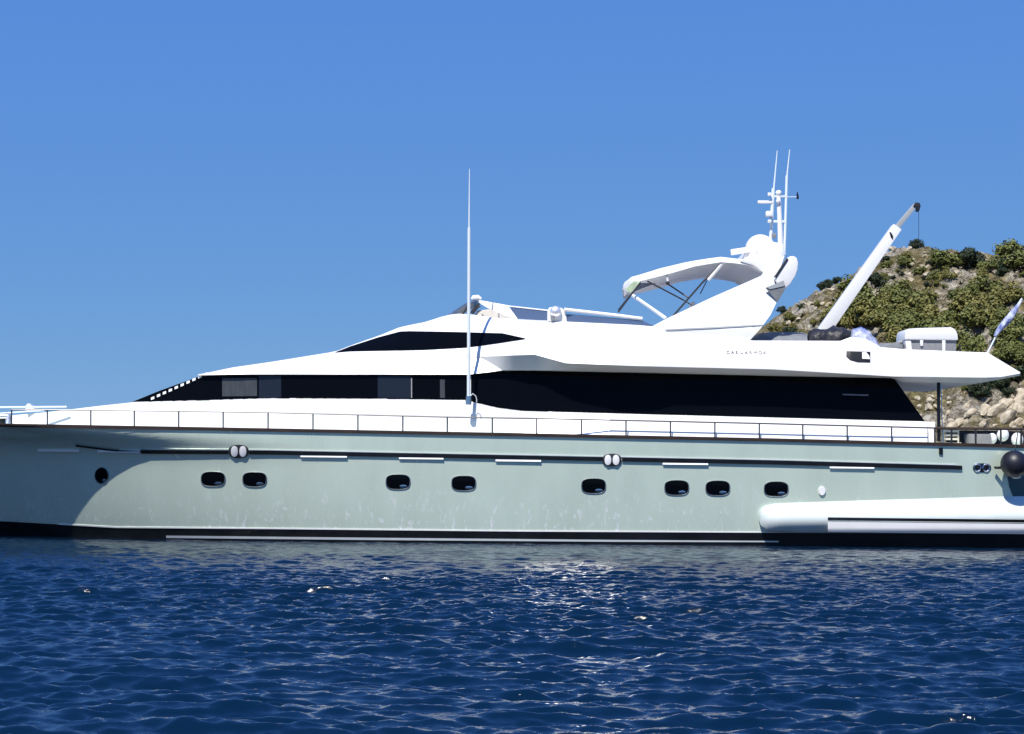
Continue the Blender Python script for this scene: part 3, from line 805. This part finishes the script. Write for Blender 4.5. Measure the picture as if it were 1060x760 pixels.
# ------------------------------------------------------------------ hill
def vnoise(x, y, seed):
    x = np.asarray(x, float); y = np.asarray(y, float)
    xi, yi = np.floor(x).astype(np.int64), np.floor(y).astype(np.int64)
    xf, yf = x - xi, y - yi
    u, v = xf * xf * (3 - 2 * xf), yf * yf * (3 - 2 * yf)
    def h(a, b):
        n = (a * 374761393 + b * 668265263 + seed * 1442695041) & 0x7fffffff
        n = ((n ^ (n >> 13)) * 1274126177) & 0x7fffffff
        return ((n ^ (n >> 16)) & 0xffff) / 65535.0
    return (h(xi, yi) * (1 - u) + h(xi + 1, yi) * u) * (1 - v) + (h(xi, yi + 1) * (1 - u) + h(xi + 1, yi + 1) * u) * v
def fbm(x, y, seed, oct=5):
    s, a, t = 0, .5, 0
    for o in range(oct):
        s = s + a * vnoise(x * 2 ** o + o * 17.3, y * 2 ** o - o * 9.1, seed + o)
        t += a; a *= .5
    return s / t
YR, YS = 112.0, 58.0
SKY = [(560, 478), (620, 462), (680, 420), (740, 372), (780, 345), (800, 333), (845, 302), (866, 290), (890, 280), (910, 271), (930, 259), (950, 254), (975, 258), (1000, 263), (1035, 262), (1060, 258), (1120, 252), (1200, 246), (1330, 262), (1450, 310), (1600, 400), (1750, 478)]
_r = [W(a, b, YR) for a, b in SKY]
RX, RZ = [p.x for p in _r], [p.z for p in _r]
def hill_z(x, y):
    x = np.asarray(x, float); y = np.asarray(y, float)
    sh = YS + 6 * (fbm(x * .05, y * 0, 31, 3) - .5) * 2
    s = (y - sh) / (YR - sh)
    H = np.interp(x * (1 + 0 * y), RX, RZ)
    prof = np.where(s < 0, s * .6, np.where(s < 1, np.power(np.clip(s, 0, 1), .62) * .97 + .03 * s, 1 - (np.clip(s, 1, 9) - 1) ** 2 * .5))
    ledge = (fbm(x * .22 + y * .05, y * .3, 3, 4) - .5) * 2.6
    rough = (fbm(x * .9, y * .9, 8, 4) - .5) * 1.7 - np.abs(fbm(x * 1.1 + y * .4, y * .8 - x * .3, 51, 3) - .5) * 2.0 + .3
    ridge = -np.abs(fbm(x * .5 + y * .35, y * .45 - x * .2, 15, 3) - .5) * 2.6
    amp = np.clip(H / 6, 0.05, 1) * np.clip(s * 4 + .3, 0, 1)
    tall = 1 - .6 * np.exp(-((s - 1) / .08) ** 2)
    return np.maximum(-2.0, H * prof - .3 + (ledge + rough + ridge + .6) * amp * tall * .8)
gx = np.arange(2, 78, .24)
gy = np.concatenate([np.arange(50, 118, .27), np.arange(118, 175, 2.0)])
GX, GY = np.meshgrid(gx, gy)
GZ = hill_z(GX, GY)
nx, ny = len(gx), len(gy)
me = bpy.data.meshes.new('hill')
co = np.stack([GX.ravel(), GY.ravel(), GZ.ravel()], 1)
idx = np.arange(nx * ny).reshape(ny, nx)
quads = np.stack([idx[:-1, :-1].ravel(), idx[:-1, 1:].ravel(), idx[1:, 1:].ravel(), idx[1:, :-1].ravel()], 1)
def fast_mesh(me, co, quads, smooth=True):
    me.vertices.add(len(co)); me.vertices.foreach_set('co', co.astype(np.float32).ravel())
    me.loops.add(quads.size); me.loops.foreach_set('vertex_index', quads.astype(np.int32).ravel())
    me.polygons.add(len(quads))
    me.polygons.foreach_set('loop_start', np.arange(0, quads.size, 4, dtype=np.int32))
    me.update(calc_edges=True)
    me.polygons.foreach_set('use_smooth', np.full(len(quads), smooth))
    me.validate()
fast_mesh(me, co, quads)
hm = bpy.data.materials.new('rocky_ground')
hm.use_nodes = True
nt = hm.node_tree; L = nt.links
b = nt.nodes['Principled BSDF']
b.inputs['Roughness'].default_value = .9
b.inputs['Specular IOR Level'].default_value = .15
tc = nt.nodes.new('ShaderNodeTexCoord')
def tex(scale, detail=8, rough=.65):
    n = nt.nodes.new('ShaderNodeTexNoise'); n.inputs['Scale'].default_value = scale
    n.inputs['Detail'].default_value = detail; n.inputs['Roughness'].default_value = rough
    L.new(tc.outputs['Object'], n.inputs['Vector']); return n
def ramp(src, stops):
    r = nt.nodes.new('ShaderNodeValToRGB')
    while len(r.color_ramp.elements) < len(stops):
        r.color_ramp.elements.new(.5)
    for e, (p, c) in zip(r.color_ramp.elements, stops):
        e.position = p; e.color = (*c, 1)
    L.new(src, r.inputs[0]); return r
rock = ramp(tex(.9).outputs['Fac'], [(.3, (.15, .12, .08)), (.44, (.38, .34, .26)), (.56, (.56, .51, .41)), (.7, (.66, .62, .52))])
soil = ramp(tex(1.6).outputs['Fac'], [(.3, (.07, .065, .026)), (.5, (.20, .165, .075)), (.7, (.36, .30, .16))])
vo = nt.nodes.new('ShaderNodeTexVoronoi'); vo.feature = 'DISTANCE_TO_EDGE'; vo.inputs['Scale'].default_value = .75
mpv = nt.nodes.new('ShaderNodeMapping'); mpv.inputs['Scale'].default_value = (1, 1, 1.7); mpv.inputs['Rotation'].default_value = (0, .5, 0)
L.new(tc.outputs['Object'], mpv.inputs[0]); 
wrp = tex(1.3, 4); ad = nt.nodes.new('ShaderNodeMixRGB'); ad.blend_type = 'ADD'; ad.inputs[0].default_value = .7
L.new(mpv.outputs[0], ad.inputs[1]); L.new(wrp.outputs['Color'], ad.inputs[2]); L.new(ad.outputs[0], vo.inputs['Vector'])
mask = ramp(tex(.22, 5).outputs['Fac'], [(.44, (0, 0, 0)), (.56, (1, 1, 1))])
lichen = ramp(tex(2.7, 9, .7).outputs['Fac'], [(.40, (.25, .22, .19)), (.52, (1, 1, 1))])
mlt = nt.nodes.new('ShaderNodeMixRGB'); mlt.blend_type = 'MULTIPLY'; mlt.inputs[0].default_value = .85
L.new(rock.outputs[0], mlt.inputs[1]); L.new(lichen.outputs[0], mlt.inputs[2])
mx = nt.nodes.new('ShaderNodeMixRGB'); L.new(mask.outputs[0], mx.inputs[0]); L.new(mlt.outputs[0], mx.inputs[1]); L.new(soil.outputs[0], mx.inputs[2])
L.new(mx.outputs[0], b.inputs['Base Color'])
vr = nt.nodes.new('ShaderNodeMapRange'); vr.inputs[1].default_value = 0; vr.inputs[2].default_value = .22
L.new(vo.outputs['Distance'], vr.inputs[0])
bp1 = nt.nodes.new('ShaderNodeBump'); bp1.inputs['Distance'].default_value = .45; L.new(vr.outputs[0], bp1.inputs['Height'])
bp2 = nt.nodes.new('ShaderNodeBump'); bp2.inputs['Distance'].default_value = .5; L.new(tex(2.2).outputs['Fac'], bp2.inputs['Height']); L.new(bp1.outputs[0], bp2.inputs['Normal'])
L.new(bp2.outputs[0], b.inputs['Normal'])
me.materials.append(hm)
hill = bpy.data.objects.new('hill', me)
C.objects.link(hill)
tag(hill, 'rocky scrub covered hill behind the stern of the yacht', 'hill', kind='structure')
M['boulder'] = mat('boulder_stone', (.58, .51, .38), .9, spec=.15, col2=(.25, .20, .13), vscale=1.6, bump=.12, bscale=3)

def hit(px, py):
    """first point of the hill along the sight line"""
    ys = np.arange(52, 135, .25)
    d = CAMR @ Vector(((px - 530) / F_PX, (380 - py) / F_PX, -1))
    t = (ys + DIST) / d.y
    X, Z = d.x * t, EYE + d.z * t
    g = hill_z(X, ys)
    k = np.nonzero(g > Z)[0]
    if not len(k):
        return None
    k = k[0]
    return Vector((X[k], ys[k], g[k]))

# shrubs: leaf cards in clumps on short limbs
def leaf_mat(name, c1, c2):
    m = mat(name, c1, .6, spec=.25, col2=c2, vscale=.9)
    return m
LM = [leaf_mat('leaf_olive', (.22, .20, .055), (.10, .105, .026)), leaf_mat('leaf_green', (.165, .175, .045), (.07, .085, .02)), leaf_mat('leaf_dark', (.035, .05, .02), (.014, .024, .012))]
M['bark'] = mat('shrub_bark', (.10, .075, .05), .9, var=.3)
def shrub_mesh(seed, lm, tall, nclump, nleaf, sz):
    r = random.Random(seed)
    vs, fs, mi = [], [], []
    tubes = MB()
    for c in range(nclump):
        a = r.uniform(0, 2 * PI); q = r.random() ** .6
        ctr = Vector((math.cos(a) * q * .42, math.sin(a) * q * .42, r.uniform(.16, .8 - .35 * q) * tall + .1))
        rad = r.uniform(.14, .27)
        tubes.tube([Vector((0, 0, -.15)), ctr * .5 + Vector((0, 0, -.05)), ctr], [.03, .018, .006], 5)
        for i in range(nleaf):
            d = Vector((r.gauss(0, 1), r.gauss(0, 1), r.gauss(0, 1))).normalized()
            rr = rad * r.uniform(.45, 1.12)
            p = ctr + Vector((d.x * rr, d.y * rr, d.z * rr * .8))
            nrm = (d + Vector((r.uniform(-1, 1), r.uniform(-1, 1), r.uniform(-.2, 1.2))) * .8).normalized()
            t = nrm.cross(Vector((r.uniform(-1, 1), r.uniform(-1, 1), r.uniform(-1, 1)))).normalized()
            s = sz * r.uniform(.6, 1.35)
            u = nrm.cross(t) * s * .55
            t = t * s
            o = len(vs)
            vs += [p - t, p + u, p + t, p - u]
            fs.append((o, o + 1, o + 2, o + 3)); mi.append(0)
    o = len(vs)
    vs += [Vector(v) for v in tubes.v]
    for f in tubes.f:
        fs.append(tuple(i + o for i in f)); mi.append(1)
    me = bpy.data.meshes.new('shrub')
    me.from_pydata([tuple(v) for v in vs], [], fs)
    me.materials.append(lm); me.materials.append(M['bark'])
    me.polygons.foreach_set('material_index', mi)
    me.update()
    return me
SH = []
for k in range(9):
    SH.append(shrub_mesh(40 + k, LM[k % 3], (1.0, .85, 1.15)[(k // 3) % 3], 15, 130, .05))
names = {0: 'olive green', 1: 'fresh green', 2: 'dark green'}
def put_shrub(px, py, w, kind, label, sink=.05):
    p = hit(px, py)
    if p is None:
        return
    k = kind + 3 * rnd.randrange(3)
    o = bpy.data.objects.new('shrub', SH[k])
    C.objects.link(o)
    s = w / (F_PX / (p.y + DIST)) * 1.05
    o.scale = (s, s, s * rnd.uniform(.75, 1.05))
    o.location = p + Vector((0, .15 * s, -.10 * s))
    o.rotation_euler = (0, 0, rnd.uniform(0, 6.28))
    tag(o, label, 'shrub', 'shrubs scattered over the rocky hill')
put_shrub(950, 257, 15, 2, 'small dark round shrub alone on the highest point of the skyline')
put_shrub(1010, 268, 13, 2, 'dark round shrub on the skyline left of the tall bushes')
put_shrub(1047, 272, 36, 1, 'tall leafy bush on the skyline above the flag')
put_shrub(1064, 280, 44, 1, 'broad green bush cut off by the edge of the picture')
put_shrub(976, 276, 34, 1, 'wide green shrub just under the skyline right of the crane tip')
put_shrub(1006, 281, 30, 2, 'broad dark shrub below the round skyline shrub')
put_shrub(856, 298, 13, 2, 'dark shrub on the left slope of the skyline beside the crane boom')
put_shrub(866, 294, 11, 2, 'low dark shrub on the skyline touching the crane boom')
put_shrub(1020, 305, 36, 1, 'rounded green shrub at mid slope above the flag')
def zone(n, x0, x1, y0, y1, w0, w1, kinds, where):
    for i in range(n):
        k = rnd.choice(kinds)
        put_shrub(rnd.uniform(x0, x1), rnd.uniform(y0, y1), rnd.uniform(w0, w1), k, f'{names[k]} bushy shrub {where}')
zone(30, 890, 1075, 268, 315, 7, 22, (0, 1, 2), 'among pale rocks on the upper hill')
zone(44, 860, 1080, 312, 345, 18, 40, (0, 0, 1), 'in the dense belt across the middle of the hill')
zone(30, 915, 1085, 340, 372, 20, 42, (0, 1, 1), 'in the dense belt above the life raft')
zone(16, 1000, 1085, 370, 400, 18, 34, (1, 1, 2), 'below the flag beyond the stern')
zone(18, 800, 872, 332, 352, 7, 16, (0, 0, 2), 'on the left slope between radar arch and crane')
zone(45, 800, 1000, 262, 335, 4, 12, (2, 0, 2), 'small and sparse between boulders on the rocky upper slope')
zone(8, 1000, 1050, 398, 416, 14, 26, (1, 2), 'under the aft overhang of the yacht')
zone(14, 640, 800, 352, 440, 14, 30, (0, 1), 'low on the slope behind the yacht')

# boulders
def rock_mesh(seed):
    bm = bmesh.new()
    bmesh.ops.create_icosphere(bm, subdivisions=3, radius=.5)
    r = random.Random(seed)
    planes = [(Vector((r.gauss(0, 1), r.gauss(0, 1), r.gauss(0, .8))).normalized(), r.uniform(.24, .40)) for _ in range(16)]
    for v in bm.verts:
        for n, d in planes:
            e = v.co.dot(n) - d
            if e > 0:
                v.co -= n * e
        v.co += mnoise.noise_vector(v.co * 4 + Vector((seed, 0, 0))) * .035
    me = bpy.data.meshes.new('boulder')
    for f in bm.faces:
        f.smooth = True
    bm.to_mesh(me); bm.free()
    me.set_sharp_from_angle(angle=math.radians(14))
    me.materials.append(M['boulder'])
    return me
RK = [rock_mesh(s) for s in range(6)]
def rocks(n, x0, x1, y0, y1, w0, w1, where, slab=False):
    for i in range(n):
        p = hit(rnd.uniform(x0, x1), rnd.uniform(y0, y1))
        if p is None:
            continue
        o = bpy.data.objects.new('boulder', rnd.choice(RK))
        C.objects.link(o)
        s = rnd.uniform(w0, w1) / (F_PX / (p.y + DIST))
        o.scale = (s * rnd.uniform(1.0, 1.9 if slab else 1.3), s, s * rnd.uniform(.5, .95))
        o.rotation_euler = (rnd.uniform(-.3, .3), rnd.uniform(-.75, -.35) if slab else rnd.uniform(-.4, .4), rnd.uniform(0, .5) if slab else rnd.uniform(0, 6))
        o.location = p + Vector((0, .1, .05 * s))
        tag(o, f'pale weathered boulder {where}', 'rock', 'boulders on the rocky hill')
rocks(85, 795, 965, 258, 338, 3, 10, 'on the rocky upper hill near the crane boom')
rocks(26, 905, 1060, 258, 310, 4, 11, 'among shrubs below the skyline')
rocks(55, 930, 985, 396, 445, 4, 11, 'under the aft overhang next to the black post')
rocks(45, 980, 1075, 408, 446, 6, 20, 'tilted and slab like beyond the stern', slab=True)

# ------------------------------------------------------------------ sea
def grow(a, first, ratio, end):
    out, s = [], first
    while a < end:
        a += s; s *= ratio; out.append(a)
    return out
fx = list(np.arange(-14.5, 14.51, .036)); fy = list(np.arange(-34, -12, .03)) + list(np.arange(-12, 0.6, .04))
gx = np.array([-v for v in grow(14.5, .06, 1.12, 9000)][::-1] + fx + grow(14.5, .06, 1.12, 9000))
gy = np.array([-v for v in grow(34, .05, 1.14, 4000)][::-1] + fy + grow(.6, .06, 1.10, 9000))
GX, GY = np.meshgrid(gx, gy)
sx = np.gradient(gx); sy = np.gradient(gy)
SP = np.maximum(sx[None, :], sy[:, None]).astype(np.float32)
Z = np.zeros_like(GX); DX = np.zeros_like(GX); DY = np.zeros_like(GX)
NW = 100
for i in range(NW):
    lam = .07 * (1.1 / .07) ** ((i + nrs.rand()) / NW)
    th = math.radians(84) + nrs.normal(0, .30 if lam > .4 else (.5 if lam > .16 else .8))
    k = 2 * PI / lam
    st = .060 * (1.2 if lam < .5 else .72)
    A = st / k
    fade = np.clip((lam / SP - 2.2) / 2.0, 0, 1)
    ph = k * (math.cos(th) * GX + math.sin(th) * GY) + nrs.rand() * 2 * PI
    c = np.cos(ph); s_ = np.sin(ph)
    Z += A * c * fade
    DX -= A * .38 * s_ * fade * math.cos(th); DY -= A * .38 * s_ * fade * math.sin(th)
gust = (.55 + .9 * fbm(GX * .22, GY * .30, 77, 4)) * (1 - .70 * np.clip((GY + 15) / 12, 0, 1))
co = np.stack([(GX + DX * gust).ravel(), (GY + DY * gust).ravel(), (Z * gust).ravel()], 1)
nx, ny = len(gx), len(gy)
idx = np.arange(nx * ny).reshape(ny, nx)
quads = np.stack([idx[:-1, :-1].ravel(), idx[:-1, 1:].ravel(), idx[1:, 1:].ravel(), idx[1:, :-1].ravel()], 1)
me = bpy.data.meshes.new('water')
fast_mesh(me, co, quads)
wm = bpy.data.materials.new('sea_water')
wm.use_nodes = True
nt = wm.node_tree; L = nt.links
b = nt.nodes['Principled BSDF']
b.inputs['Base Color'].default_value = (.0010, .0105, .029, 1)
b.inputs['Roughness'].default_value = .055
b.inputs['IOR'].default_value = 1.333
tc = nt.nodes.new('ShaderNodeTexCoord')
n1 = tex(30.0, 3, .6)
bp1 = nt.nodes.new('ShaderNodeBump'); bp1.inputs['Distance'].default_value = .006; bp1.inputs['Strength'].default_value = .8
L.new(n1.outputs['Fac'], bp1.inputs['Height']); L.new(bp1.outputs[0], b.inputs['Normal'])
me.materials.append(wm)
water = bpy.data.objects.new('water', me)
C.objects.link(water)
tag(water, 'deep blue choppy sea in front of the yacht', 'sea', kind='structure')
